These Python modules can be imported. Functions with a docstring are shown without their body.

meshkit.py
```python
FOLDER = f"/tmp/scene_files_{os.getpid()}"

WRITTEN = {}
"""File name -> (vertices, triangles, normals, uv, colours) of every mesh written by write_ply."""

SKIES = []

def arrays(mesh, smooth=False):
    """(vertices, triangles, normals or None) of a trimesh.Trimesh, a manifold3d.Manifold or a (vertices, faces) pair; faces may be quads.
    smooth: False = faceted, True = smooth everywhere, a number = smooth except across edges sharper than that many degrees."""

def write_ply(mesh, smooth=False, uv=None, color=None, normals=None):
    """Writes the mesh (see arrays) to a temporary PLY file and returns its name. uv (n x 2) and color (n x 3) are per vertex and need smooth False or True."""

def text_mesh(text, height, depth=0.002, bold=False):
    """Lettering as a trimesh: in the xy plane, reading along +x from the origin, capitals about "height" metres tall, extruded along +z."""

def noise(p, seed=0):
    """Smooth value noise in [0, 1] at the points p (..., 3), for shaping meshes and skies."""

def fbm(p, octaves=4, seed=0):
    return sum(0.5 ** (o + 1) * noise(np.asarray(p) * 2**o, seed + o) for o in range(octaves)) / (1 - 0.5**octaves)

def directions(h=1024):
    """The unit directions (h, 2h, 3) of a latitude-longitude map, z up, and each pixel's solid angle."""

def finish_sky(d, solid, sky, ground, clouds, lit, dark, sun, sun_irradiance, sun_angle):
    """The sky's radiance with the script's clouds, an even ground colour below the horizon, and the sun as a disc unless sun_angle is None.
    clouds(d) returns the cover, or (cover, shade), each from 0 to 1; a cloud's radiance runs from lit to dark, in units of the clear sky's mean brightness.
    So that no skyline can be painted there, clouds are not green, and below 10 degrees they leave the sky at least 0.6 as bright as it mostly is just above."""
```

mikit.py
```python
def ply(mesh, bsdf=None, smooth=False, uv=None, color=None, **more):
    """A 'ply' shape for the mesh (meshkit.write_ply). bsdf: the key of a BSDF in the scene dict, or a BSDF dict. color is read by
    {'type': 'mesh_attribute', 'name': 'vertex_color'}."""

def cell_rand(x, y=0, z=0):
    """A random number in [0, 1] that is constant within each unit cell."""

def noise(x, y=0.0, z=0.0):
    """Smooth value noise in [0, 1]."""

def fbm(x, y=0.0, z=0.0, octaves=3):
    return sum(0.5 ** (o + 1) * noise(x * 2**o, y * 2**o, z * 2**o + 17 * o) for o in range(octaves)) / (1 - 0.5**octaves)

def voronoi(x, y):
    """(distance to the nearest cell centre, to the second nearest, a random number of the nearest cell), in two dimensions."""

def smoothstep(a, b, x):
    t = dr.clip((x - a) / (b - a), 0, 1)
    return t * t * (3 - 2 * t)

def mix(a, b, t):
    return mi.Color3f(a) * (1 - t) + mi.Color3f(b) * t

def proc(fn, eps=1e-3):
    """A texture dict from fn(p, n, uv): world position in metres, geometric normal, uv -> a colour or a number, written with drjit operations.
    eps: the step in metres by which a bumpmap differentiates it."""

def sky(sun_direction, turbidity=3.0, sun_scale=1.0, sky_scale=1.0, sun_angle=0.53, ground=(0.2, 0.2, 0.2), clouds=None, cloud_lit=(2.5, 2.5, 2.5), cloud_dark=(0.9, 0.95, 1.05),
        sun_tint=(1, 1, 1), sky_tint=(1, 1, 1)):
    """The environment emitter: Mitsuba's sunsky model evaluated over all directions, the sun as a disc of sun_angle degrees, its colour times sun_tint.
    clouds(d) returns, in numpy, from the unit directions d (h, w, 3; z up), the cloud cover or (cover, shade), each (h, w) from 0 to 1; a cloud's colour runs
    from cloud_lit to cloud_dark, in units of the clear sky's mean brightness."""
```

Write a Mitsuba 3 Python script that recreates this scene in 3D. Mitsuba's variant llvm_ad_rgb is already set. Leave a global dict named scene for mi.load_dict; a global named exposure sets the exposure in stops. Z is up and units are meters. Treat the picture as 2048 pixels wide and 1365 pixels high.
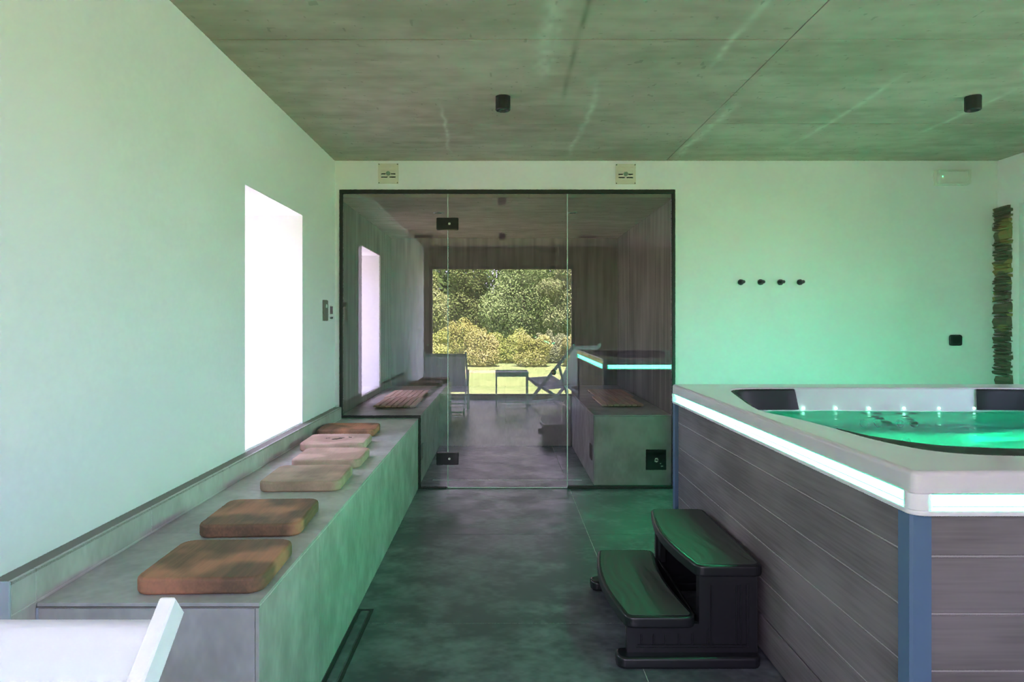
import math, random
import numpy as np, trimesh, shapely
import drjit as dr
import mitsuba as mi
import manifold3d as m3
from shapely.geometry import Polygon, box as sbox
import mikit, meshkit
from mikit import proc, noise, fbm, voronoi, cell_rand, smoothstep, mix, ply

T = mi.ScalarTransform4f
rng = np.random.default_rng(7)
scene, labels = {}, {}

# ------------------------------------------------------------------ camera, sky, exposure
CAM_H = 1.26
scene['camera'] = {'type': 'perspective', 'fov': 73.74, 'fov_axis': 'x', 'near_clip': 0.05, 'far_clip': 300.0,
                   'principal_point_offset_x': (1024 - 1003) / 2048, 'principal_point_offset_y': (682.5 - 645) / 1365,
                   'to_world': T().look_at([0, 0, CAM_H], [0, 1, CAM_H], [0, 0, 1])}
exposure = 3.0
SUN = (0.03, 0.38, 0.93)


def clouds(d):
    c = meshkit.fbm(d * np.array([2.2, 2.2, 4.0]) + 3.1, 4, 5)
    return np.clip((c - 0.36) * 3.2, 0, 1), np.clip((c - 0.5) * 1.4, 0, 1)


scene['sky'] = mikit.sky(SUN, turbidity=3.5, sun_scale=4.2, sky_scale=4.9, sun_tint=(1.0, 0.92, 1.3), ground=(0.2, 0.22, 0.15), clouds=clouds,
                         cloud_lit=(1.84, 1.46, 1.98), cloud_dark=(1.19, 0.95, 1.3), sky_tint=(1.26, 0.92, 1.16))
GREEN = np.array([0.032, 1.0, 0.40])       # the spa's light strips
TEAL = np.array([0.02, 1.0, 0.46])         # the lamps under water
STRIP = 6.8
WATER_LAMP = 20.0


# ------------------------------------------------------------------ materials
def mat(key, **d):
    scene[key] = d
    return key


def rgb(*c):
    return {'type': 'rgb', 'value': list(map(float, c))}


def prin(key, color, rough=0.5, spec=0.5, bump=None, bscale=1.0, **kw):
    c = color if isinstance(color, dict) else rgb(*color)
    d = {'type': 'principled', 'base_color': c, 'roughness': rough, 'specular': spec, **kw}
    if bump is not None:
        d = {'type': 'bumpmap', 'arbitrary': bump, 'scale': bscale, 'nested': d}
    scene[key] = {'type': 'twosided', 'bsdf': d}
    return key


def plaster(p, n, uv):
    a = fbm(p.x * 1.3 + p.y * 1.1, p.z * 1.7, 3.0, 3)
    b = fbm(p.x * 60 + p.y * 60, p.z * 60, 1.0, 2)
    return mix((0.80, 0.795, 0.80), (0.85, 0.845, 0.85), smoothstep(0.3, 0.7, a * 0.8 + b * 0.2))


def plaster_h(p, n, uv):
    return fbm(p.x * 14 + 3, p.y * 14, p.z * 11, 3) * 0.0035 + fbm(p.x * 90, p.y * 90, p.z * 90, 2) * 0.0005


prin('mat_plaster', proc(plaster), 0.75, 0.25, proc(plaster_h, 3e-3), 1.0)
prin('mat_white', (0.84, 0.84, 0.83), 0.6, 0.3)


def concrete(p, n, uv):
    a = fbm(p.x * 0.9 + 5, p.y * 1.6, 1.0, 4)
    streak = fbm(p.x * 2.0, p.y * 17.0, 4.0, 4)
    mott = fbm(p.x * 9, p.y * 14, 7.0, 3)
    c = mix((0.30, 0.235, 0.185), (0.475, 0.385, 0.325), smoothstep(0.22, 0.78, a * 0.52 + streak * 0.22 + mott * 0.26))
    # pale lime streaks along the room, fading in and out
    w = (fbm(p.y * 2.3, 3.0, 0.0, 3) - 0.5) * 0.10
    f = mi.Float(0)
    for x0, wd, y0, y1 in ((0.22, 0.05, 1.0, 3.6), (-0.36, 0.012, 3.7, 5.1), (0.50, 0.018, 3.3, 5.1), (1.02, 0.02, 2.2, 3.4),
                           (2.0, 0.02, 3.2, 4.8), (2.7, 0.02, 3.4, 4.6), (1.30, 0.03, 3.6, 5.2), (3.1, 0.03, 2.2, 4.2)):
        xx = p.x - x0 - w * 0.7
        g = dr.exp(-dr.square(xx / wd)) * smoothstep(y0, y0 + 0.5, p.y) * (1 - smoothstep(y1 - 0.4, y1, p.y))
        f = dr.maximum(f, g)
    f = f * (0.35 + 0.9 * noise(p.x * 45, p.y * 22, 2.0))
    c = mix(c, (0.52, 0.50, 0.42), dr.clip(f * 0.75, 0, 1))
    d = dr.exp(-dr.square((p.x - 0.335 - w * 0.15) / 0.014)) * (1 - smoothstep(3.4, 3.9, p.y)) * (0.3 + noise(p.x * 30, p.y * 9, 1.0))
    c = mix(c, (0.19, 0.165, 0.115), dr.clip(d * 0.7, 0, 1))
    pore = smoothstep(0.90, 0.96, noise(p.x * 38, p.y * 38, 0.0))
    return mix(c, (0.15, 0.13, 0.10), pore * 0.4)


prin('mat_concrete', proc(concrete), 0.62, 0.3, proc(lambda p, n, uv: fbm(p.x * 4, p.y * 26, 0.0, 3) * 0.0006, 3e-3), 1.0)
prin('mat_joint', (0.10, 0.09, 0.07), 0.9, 0.1)


def bench_tile(p, n, uv):
    s = p.x + p.y * 0.9
    a = fbm(p.x * 2.2 + 9, p.y * 2.2, p.z * 2.2, 4)
    b = fbm(p.x * 11, p.y * 11, p.z * 7, 4)
    fine = fbm(p.x * 60, p.y * 60, p.z * 25, 2)
    return mix((0.35, 0.335, 0.315), (0.52, 0.505, 0.485), smoothstep(0.28, 0.72, a * 0.45 + b * 0.4 + fine * 0.15))


prin('mat_bench_tile', proc(bench_tile), 0.42, 0.45)
prin('mat_bench_edge', (0.20, 0.18, 0.16), 0.6, 0.3)
prin('mat_grout', (0.56, 0.55, 0.52), 0.85, 0.2)


def steam_tile(p, n, uv):
    s = p.x * 1.0 + p.y * 1.0
    a = fbm(p.x * 1.6 + 4, p.y * 1.6, p.z * 1.3, 4)
    v = fbm(p.x * 24 + p.y * 24, 3.0, p.z * 1.2, 3)
    return mix((0.165, 0.148, 0.125), (0.275, 0.25, 0.215), smoothstep(0.28, 0.72, a * 0.5 + v * 0.5))


prin('mat_steam_tile', proc(steam_tile), 0.55, 0.35)


def floor_tile(p, n, uv):
    a = fbm(p.x * 1.5 + 2, p.y * 1.5, 0.0, 4)
    b = fbm(p.x * 7, p.y * 9, 5.0, 4)
    c = fbm(p.x * 34, p.y * 40, 2.0, 3)
    t = smoothstep(0.34, 0.70, a * 0.45 + b * 0.38 + c * 0.17)
    return mix((0.068, 0.076, 0.084), (0.17, 0.19, 0.20), t)


def floor_rough(p, n, uv):
    return 0.20 + 0.20 * fbm(p.x * 9, p.y * 9, 3.0, 3)


prin('mat_floor_tile', proc(floor_tile), proc(floor_rough), 0.38)
prin('mat_floor_grout', (0.36, 0.37, 0.34), 0.8, 0.2)


def board(p, n, uv):
    a = fbm(p.x * 1.2 + 1.0, p.y * 1.2, p.z * 60, 4)
    b = fbm(p.x * 9, p.y * 9, p.z * 150, 2)
    m = fbm(p.x * 3.1, p.y * 3.1, p.z * 5, 3)
    return mix((0.105, 0.096, 0.094), (0.19, 0.177, 0.174), smoothstep(0.25, 0.75, a * 0.16 + b * 0.2 + m * 0.64))


prin('mat_board', proc(board), 0.55, 0.4, proc(lambda p, n, uv: fbm(p.x * 1.5, p.y * 1.5, p.z * 130, 2) * 0.0002, 1.5e-3), 1.0)
prin('mat_highlight_lining', (0.32, 0.31, 0.30), 0.6, 0.3)  # kept pale to paint the highlight lines between the side boards
prin('mat_post', (0.085, 0.15, 0.235), 0.4, 0.5)
prin('mat_acrylic', (0.62, 0.61, 0.61), 0.22, 0.5)
prin('mat_tub', (0.66, 0.68, 0.66), 0.3, 0.4)
prin('mat_cap', (0.70, 0.71, 0.71), 0.3, 0.5)
prin('mat_pillow', (0.008, 0.011, 0.010), 0.5, 0.35)
prin('mat_jet', (0.010, 0.012, 0.012), 0.5, 0.3)
prin('mat_black', (0.016, 0.016, 0.017), 0.45, 0.5)
prin('mat_black_gloss', (0.010, 0.011, 0.012), 0.16, 0.5)
prin('mat_frame', (0.018, 0.017, 0.016), 0.5, 0.4)
prin('mat_steel', (0.55, 0.56, 0.55), 0.3, 0.5, metallic=1.0)
prin('mat_trim', (0.42, 0.46, 0.52), 0.35, 0.5)
prin('mat_step', (0.011, 0.011, 0.014), 0.28, 0.5)


prin('mat_step_pad', (0.050, 0.056, 0.050), 0.5, 0.22)


def cedar_for(seed, base, dark):
    def fn(p, n, uv):
        g = fbm(p.x * 26 + seed * 3.1, p.y * 3.2 + seed, p.z * 30, 4)
        r = p.x * 40 + g * 9
        ring = 0.5 + 0.5 * dr.sin(r)
        patch = fbm(p.x * 6 + seed, p.y * 6, seed, 3)
        fine = fbm(p.x * 190, p.y * 14, p.z * 100, 2)
        c = mix(base, dark, dr.clip(smoothstep(0.30, 0.62, patch) * 0.8 + ring * 0.18 + (fine - 0.5) * 0.35, 0, 1))
        return c
    return fn


prin('mat_cedar', proc(cedar_for(1.0, (0.50, 0.215, 0.125), (0.15, 0.09, 0.055))), 0.6, 0.3)
prin('mat_cedar_tan', proc(cedar_for(7.0, (0.55, 0.36, 0.27), (0.34, 0.22, 0.16))), 0.6, 0.3)
prin('mat_cedar_niche_lit', proc(cedar_for(4.0, (0.66, 0.45, 0.37), (0.46, 0.30, 0.235))), 0.6, 0.3)  # same cedar with the niche daylight painted in as a paler, pinker tone


def slat_wood(p, n, uv):
    g = fbm(p.x * 60, p.y * 4, p.z * 60, 3)
    k = cell_rand(dr.floor(p.x * 20), dr.floor(p.y * 1.5), 2)
    return mix((0.52, 0.34, 0.25), (0.70, 0.52, 0.41), dr.clip(g * 0.7 + k * 0.3, 0, 1))


prin('mat_slat', proc(slat_wood), 0.55, 0.3)
prin('mat_slat_base', (0.20, 0.11, 0.07), 0.6, 0.3)


def clad(p, n, uv):
    k = p.x * 11.5
    f = k - dr.floor(k)
    gap = smoothstep(0.0, 0.05, f) * (1 - smoothstep(0.95, 1.0, f))
    g = fbm(p.x * 50, p.z * 2.5, 1.0, 3)
    c = mix((0.20, 0.155, 0.10), (0.36, 0.29, 0.20), dr.clip(g * 0.7 + 0.3 * cell_rand(dr.floor(k), 3, 1), 0, 1))
    return c * (0.25 + 0.75 * gap)


prin('mat_cladding', proc(clad), 0.6, 0.3)
prin('mat_window_frame', (0.14, 0.115, 0.085), 0.5, 0.4)
scene['mat_canvas'] = {'type': 'principledthin', 'base_color': rgb(0.93, 0.93, 0.93), 'roughness': 0.8, 'diff_trans': 0.9, 'spec_trans': 0.0, 'eta': 1.3}
prin('mat_white_paint', (0.84, 0.84, 0.85), 0.35, 0.5)
prin('mat_beige_plastic', (0.72, 0.67, 0.56), 0.45, 0.5)
prin('mat_pale_plastic', (0.70, 0.72, 0.66), 0.4, 0.5)
prin('mat_sage', (0.22, 0.27, 0.20), 0.5, 0.4)
prin('mat_door', (0.40, 0.45, 0.47), 0.45, 0.4)
prin('mat_seal', (0.50, 0.60, 0.54), 0.3, 0.5)
prin('mat_brass', (0.50, 0.38, 0.14), 0.3, 0.5, metallic=1.0)
mat('mat_glass', type='thindielectric', int_ior=3.0, specular_reflectance=rgb(0.46, 0.46, 0.46), specular_transmittance=rgb(1, 0.99, 0.97))
mat('mat_pane', type='thindielectric', int_ior=1.5)
mat('mat_water', type='dielectric', int_ior=1.33, ext_ior=1.0, specular_reflectance=rgb(0.3, 0.3, 0.3), specular_transmittance=rgb(0.42, 0.97, 0.88))
scene['mat_leaf'] = {'type': 'twosided', 'bsdf': {'type': 'diffuse', 'reflectance': {'type': 'mesh_attribute', 'name': 'vertex_color'}}}
prin('mat_bark', (0.10, 0.08, 0.06), 0.9, 0.1)


def lawn_c(p, n, uv):
    a = fbm(p.x * 0.7, p.y * 0.9, 0.0, 3)
    b = fbm(p.x * 25, p.y * 25, 0.0, 2)
    c = mix((0.115, 0.19, 0.05), (0.22, 0.27, 0.10), dr.clip(a * 0.6 + b * 0.4, 0, 1))
    bare = (1 - smoothstep(0.35, 0.6, dr.abs(p.y + 7.9) / 1.0)) * (1 - smoothstep(0.3, 1.1, dr.abs(p.x + 0.55)))
    return mix(c, (0.40, 0.25, 0.14), bare * 0.8)


prin('mat_lawn', proc(lawn_c), 0.9, 0.1)


def stone_c(p, n, uv):
    g = fbm(p.x * 20, p.y * 20, p.z * 60, 3)
    k = fbm(p.z * 31, p.y * 3, 5.0, 2)
    y = smoothstep(0.66, 0.74, noise(p.z * 9 + 3, p.y * 12, 2.0))
    c = mix((0.05, 0.042, 0.032), (0.20, 0.165, 0.12), dr.clip(g * 0.65 + k * 0.35, 0, 1))
    return mix(c, (0.34, 0.25, 0.10), y * 0.7)


prin('mat_stone', proc(stone_c), 0.85, 0.2)


# ------------------------------------------------------------------ mesh helpers
def cbox(x0, x1, y0, y1, z0, z1, c=0.0):
    """A box with chamfered edges."""
    if c <= 0:
        m = trimesh.creation.box((x1 - x0, y1 - y0, z1 - z0))
        m.apply_translation(((x0 + x1) / 2, (y0 + y1) / 2, (z0 + z1) / 2))
        return m
    c = min(c, 0.45 * min(x1 - x0, y1 - y0, z1 - z0))
    pts = []
    for X, sx in ((x0, 1), (x1, -1)):
        for Y, sy in ((y0, 1), (y1, -1)):
            for Z, sz in ((z0, 1), (z1, -1)):
                pts += [(X, Y + sy * c, Z + sz * c), (X + sx * c, Y, Z + sz * c), (X + sx * c, Y + sy * c, Z)]
    return tm(m3.Manifold.hull_points(np.array(pts)))


def tm(man):
    m = man.to_mesh()
    return trimesh.Trimesh(np.array(m.vert_properties)[:, :3], np.array(m.tri_verts), process=False)


def mf(mesh):
    return m3.Manifold(m3.Mesh(vert_properties=np.asarray(mesh.vertices, np.float32), tri_verts=np.asarray(mesh.faces, np.uint32)))


def cat(*ms):
    return trimesh.util.concatenate([m for m in ms])


def extrude(poly, axis, a0, a1):
    """shapely polygon in the two other axes (in x, y, z order), extruded along axis from a0 to a1."""
    m = trimesh.creation.extrude_polygon(poly, a1 - a0, engine='earcut')
    v = m.vertices.copy()
    u, w, t = v[:, 0], v[:, 1], v[:, 2] + a0
    m.vertices = {'z': np.stack([u, w, t], 1), 'y': np.stack([u, t, w], 1), 'x': np.stack([t, u, w], 1)}[axis]
    if axis == 'y':
        m.invert()
    return m


def cyl(p0, p1, r, n=24, r1=None):
    p0, p1 = np.asarray(p0, float), np.asarray(p1, float)
    d = p1 - p0
    L = np.linalg.norm(d)
    m = tm(m3.Manifold.cylinder(L, r, r if r1 is None else r1, n))
    m.apply_transform(trimesh.geometry.align_vectors([0, 0, 1], d / L))
    m.apply_translation(p0)
    return m


def bar(p0, p1, wx, wt, c=0.003):
    """A rectangular bar from p0 to p1; wx is its width along x, wt across."""
    p0, p1 = np.asarray(p0, float), np.asarray(p1, float)
    d = p1 - p0
    L = np.linalg.norm(d)
    d /= L
    ref = np.array([1.0, 0, 0]) if abs(d[0]) < 0.9 else np.array([0, 0, 1.0])
    b = np.cross(d, ref); b /= np.linalg.norm(b)
    a = np.cross(b, d)
    m = cbox(-wx / 2, wx / 2, -wt / 2, wt / 2, 0, L, c)
    M = np.eye(4); M[:3, 0], M[:3, 1], M[:3, 2], M[:3, 3] = a, b, d, p0
    if np.linalg.det(M[:3, :3]) < 0:
        M[:3, 1] *= -1
    m.apply_transform(M)
    return m


def loft(rings, close_start=False, close_end=False, loop=True):
    R = [np.asarray(r, float) for r in rings]
    n = len(R[0])
    v = np.vstack(R)
    f = []
    for i in range(len(R) - 1):
        for j in range(n if loop else n - 1):
            a, b = i * n + j, i * n + (j + 1) % n
            f += [(a, b, b + n), (a, b + n, a + n)]
    if close_start:
        v = np.vstack([v, R[0].mean(0)]); k = len(v) - 1
        f += [(k, (j + 1) % n, j) for j in range(n)]
    if close_end:
        v = np.vstack([v, R[-1].mean(0)]); k = len(v) - 1
        o = (len(R) - 1) * n
        f += [(k, o + j, o + (j + 1) % n) for j in range(n)]
    return trimesh.Trimesh(v, np.array(f), process=False)


def slab(poly, z0, z1, r=0.008, steps=4, crown=0.0):
    """A plate of outline poly (n x 2, ccw) between z0 and z1 with rounded upper and lower edges."""
    poly = np.asarray(poly, float)
    c = poly.mean(0)
    dense = Polygon(poly)
    nrm = np.roll(poly, -1, 0) - np.roll(poly, 1, 0)
    nrm = np.stack([nrm[:, 1], -nrm[:, 0]], 1); nrm /= np.linalg.norm(nrm, axis=1, keepdims=True)
    rings = []
    for k in range(steps + 1):
        a = math.pi / 2 * k / steps
        rings.append(np.column_stack([poly - nrm * r * (1 - math.sin(a)), np.full(len(poly), z0 + r * (1 - math.cos(a)))]))
    for k in range(steps + 1):
        a = math.pi / 2 * k / steps
        rings.append(np.column_stack([poly - nrm * r * (1 - math.cos(a)), np.full(len(poly), z1 - r * (1 - math.sin(a)))]))
    top = poly - nrm * r
    for s in (0.66, 0.33):
        rings.append(np.column_stack([c + (top - c) * s, np.full(len(poly), z1 - crown * (1 - s))]))
    m = loft(rings, True, True)
    m.vertices[-1, 2] = z1 - crown
    return m


def rrect(cx, cy, w, d, r, n=6, rot=0.0):
    p = []
    for k, (sx, sy) in enumerate(((1, 1), (-1, 1), (-1, -1), (1, -1))):
        for i in range(n + 1):
            a = math.pi / 2 * (k + i / n)
            p.append((sx * (w / 2 - r) + r * math.cos(a), sy * (d / 2 - r) + r * math.sin(a)))
    p = np.array(p)
    c, s = math.cos(rot), math.sin(rot)
    return np.stack([cx + p[:, 0] * c - p[:, 1] * s, cy + p[:, 0] * s + p[:, 1] * c], 1)


def numbered(base):
    if base not in scene and not any(k.startswith(base + '__') for k in scene) and base not in labels:
        return base
    k = 1
    while f'{base}_{k:03d}' in scene or f'{base}_{k:03d}' in labels or any(q.startswith(f'{base}_{k:03d}__') for q in scene):
        k += 1
    return f'{base}_{k:03d}'


COUNT = {}


def part(parent, name, mesh, bsdf, smooth=False, label=None, kind=None, **more):
    base = f'{parent}__{name}'
    n = COUNT.get(base, 0)
    COUNT[base] = n + 1
    key = base if n == 0 else f'{base}_{n:03d}'
    scene[key] = mesh if isinstance(mesh, dict) else ply(mesh, bsdf, smooth, **more)
    if label or kind:
        labels[key] = {k: v for k, v in (('label', label), ('kind', kind)) if v}
    return key


def struct(name, mesh=None, bsdf=None, smooth=False):
    if mesh is not None:
        scene[name] = ply(mesh, bsdf, smooth)
    labels[name] = {'kind': 'structure'}
    return name


def thing(name, label, category, group=None):
    key = numbered(name)
    labels[key] = {'label': label, 'category': category}
    if group:
        labels[key]['group'] = group
    return key


def solo(name, mesh, bsdf, label, category, smooth=False, group=None, kind=None, **more):
    key = thing(name, label, category, group)
    scene[key] = ply(mesh, bsdf, smooth, **more)
    if kind:
        labels[key]['kind'] = kind
    return key


# ------------------------------------------------------------------ room shell
XL, XR, Y0, YG, YB = -1.262, 3.757, -0.78, 5.17, 7.75
HC, HS = 2.484, 2.215
WT = 0.60
# floor
struct('floor', cbox(-1.9, 4.2, -0.95, 8.2, -0.20, -0.0012), 'mat_floor_grout')
xs = [-1.262, -0.685, 0.515, 1.715, 2.915, XR]
ys = [Y0, 0.457, 1.657, 2.857, 4.056, 5.256]
G = 0.0016
for i in range(len(xs) - 1):
    for j in range(len(ys) - 1):
        part('floor', 'tile', cbox(xs[i] + G, xs[i + 1] - G, ys[j] + G, ys[j + 1] - G, -0.012, 0.0, 0.0006), 'mat_floor_tile')
for j, (a, b) in enumerate(((5.259, 6.456), (6.459, 7.656))):
    for i in range(3):
        part('floor', 'tile', cbox(xs[i] + G, min(xs[i + 1], 1.34) - G, a, b, -0.012, 0.0, 0.0006), 'mat_floor_tile')
# ceiling: cast panels with open joints
struct('ceiling', cbox(-1.9, 4.2, -1.0, 8.2, HC + 0.02, HC + 0.35), 'mat_joint')
cx = [-1.30, 1.246, 3.80]
cy = [-0.82, 0.456, 1.706, 2.956, 4.206, 5.20]
for i in range(2):
    for j in range(5):
        dz = rng.uniform(-0.0015, 0.0015)
        part('ceiling', 'panel', cbox(cx[i] + 0.002, cx[i + 1] - 0.002, cy[j] + 0.002, cy[j + 1] - 0.002, HC + dz, HC + 0.03, 0.0015), 'mat_concrete')
struct('ceiling_steam', cbox(-1.30, 1.60, 5.22, 8.0, HS, HC + 0.03), 'mat_concrete')
# left wall with two deep window niches
N1 = (3.358, 4.328, 0.62, 1.938)
N2 = (6.108, 7.06, 0.59, 1.95)
poly = sbox(-0.95, -0.2, 8.2, HC + 0.35)
for a, b, c, d in (N1, N2):
    poly = poly.difference(sbox(a, c, b, d))
struct('wall_left', extrude(poly, 'x', XL - WT, XL), 'mat_plaster')
poly = sbox(5.19, 0, YB, HS).difference(sbox(N2[0], N2[2], N2[1], N2[3]))
struct('wall_steam_left', extrude(poly, 'x', XL - 0.001, XL + 0.012), 'mat_steam_tile')
# window pieces in the niches
for k, (a, b, c, d) in ((2, N1), (3, N2)):
    w = struct(f'window_{k}')
    x0 = XL - WT + 0.02
    fr = sbox(a, c, b, d).difference(sbox(a + 0.09, c + 0.09, b - 0.09, d - 0.09))
    part(w, 'frame', extrude(fr, 'x', x0, x0 + 0.06), 'mat_window_frame')
    xg = x0 + 0.03
    v = np.array([[xg, a + .09, c + .09], [xg, b - .09, c + .09], [xg, b - .09, d - .09], [xg, a + .09, d - .09]])
    part(w, 'pane', trimesh.Trimesh(v, [[0, 1, 2], [0, 2, 3]], process=False), 'mat_pane')
    struct(f'trim_{k}', cbox(XL - WT + 0.08, XL - 0.004, a + 0.002, b - 0.002, c - 0.004, c + 0.006, 0.003), 'mat_white')
# back wall, with the opening for the glass partition
FX0, FX1, FH = -1.226, 1.314, 2.264
poly = sbox(XL - 0.02, -0.2, XR + 0.2, HC + 0.02).difference(sbox(FX0, -0.3, FX1, FH)).difference(sbox(XL + 0.0125, -0.3, FX0 + 0.01, 0.537))
struct('wall_back', extrude(poly, 'y', YG, YG + 0.12), 'mat_plaster')
struct('wall_steam_back', cbox(-1.3, 1.6, YB, YB + 0.3, -0.2, HC), 'mat_steam_tile')
struct('wall_steam_right', cbox(1.316, 1.56, 5.291, YB + 0.1, -0.2, HC), 'mat_steam_tile')
# right wall with a deep doorway by the corner and an unseen window added to light the upper left wall
DY0, DY1, DH = 3.95, 4.955, 2.125
N4 = (-0.3, 3.2, 0.98, 2.08)
poly = sbox(-0.95, -0.2, YG + 0.12, HC + 0.02).difference(sbox(DY0, -0.3, DY1, DH)).difference(sbox(N4[0], N4[2], N4[1], N4[3]))
struct('wall_right', extrude(poly, 'x', XR, XR + 0.42), 'mat_plaster')
dk = struct('door_1')
part(dk, 'leaf', cbox(XR + 0.345, XR + 0.39, DY0 + 0.03, DY1 - 0.03, 0.01, DH - 0.03, 0.003), 'mat_door')
fr = sbox(DY0, 0, DY1, DH).difference(sbox(DY0 + 0.03, -0.1, DY1 - 0.03, DH - 0.03))
part(dk, 'frame', extrude(fr, 'x', XR + 0.33, XR + 0.40), 'mat_door')
part(dk, 'backing', cbox(XR + 0.425, XR + 0.45, DY0 - 0.05, DY1 + 0.05, -0.1, DH + 0.05), 'mat_black')
part(dk, 'handle', cat(cyl((XR + 0.295, DY0 + 0.10, 1.03), (XR + 0.345, DY0 + 0.10, 1.03), 0.011), cyl((XR + 0.295, DY0 + 0.10, 1.03), (XR + 0.295, DY0 + 0.22, 1.03), 0.010)), 'mat_steel', 30)
w4 = struct('window_4')
a, b, c, d = N4
fr = sbox(a, c, b, d)
for q in range(2):
    y0_ = a + 0.05 + q * (b - a - 0.05) / 2
    fr = fr.difference(sbox(y0_, c + 0.05, y0_ + (b - a - 0.15) / 2, d - 0.05))
    x_ = XR + 0.33
    v = np.array([[x_, y0_, c + .05], [x_, y0_ + (b - a - 0.15) / 2, c + .05], [x_, y0_ + (b - a - 0.15) / 2, d - .05], [x_, y0_, d - .05]])
    part(w4, 'pane', trimesh.Trimesh(v, [[0, 1, 2], [0, 2, 3]], process=False), 'mat_pane')
part(w4, 'frame', extrude(fr, 'x', XR + 0.30, XR + 0.36), 'mat_window_frame')
# wall behind the camera: wooden cladding around a large window
WX0, WX1, WZ0, WZ1 = -1.185, 1.20, 0.05, 2.18
poly = sbox(XL - 0.02, -0.2, XR + 0.2, HC + 0.02).difference(sbox(WX0, WZ0, WX1, WZ1))
struct('wall_front', extrude(poly, 'y', Y0 - 0.17, Y0), 'mat_cladding')
w1 = struct('window_1')
fr = sbox(WX0, WZ0, WX1, WZ1).difference(sbox(WX0 + 0.05, WZ0 + 0.03, WX1 - 0.05, WZ1 - 0.05))
part(w1, 'frame', extrude(fr, 'y', Y0 - 0.12, Y0 - 0.05), 'mat_window_frame')
yg = Y0 - 0.085
v = np.array([[WX0 + .05, yg, WZ0 + .03], [WX1 - .05, yg, WZ0 + .03], [WX1 - .05, yg, WZ1 - .05], [WX0 + .05, yg, WZ1 - .05]])
part(w1, 'pane', trimesh.Trimesh(v, [[0, 1, 2], [0, 2, 3]], process=False), 'mat_pane')
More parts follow.
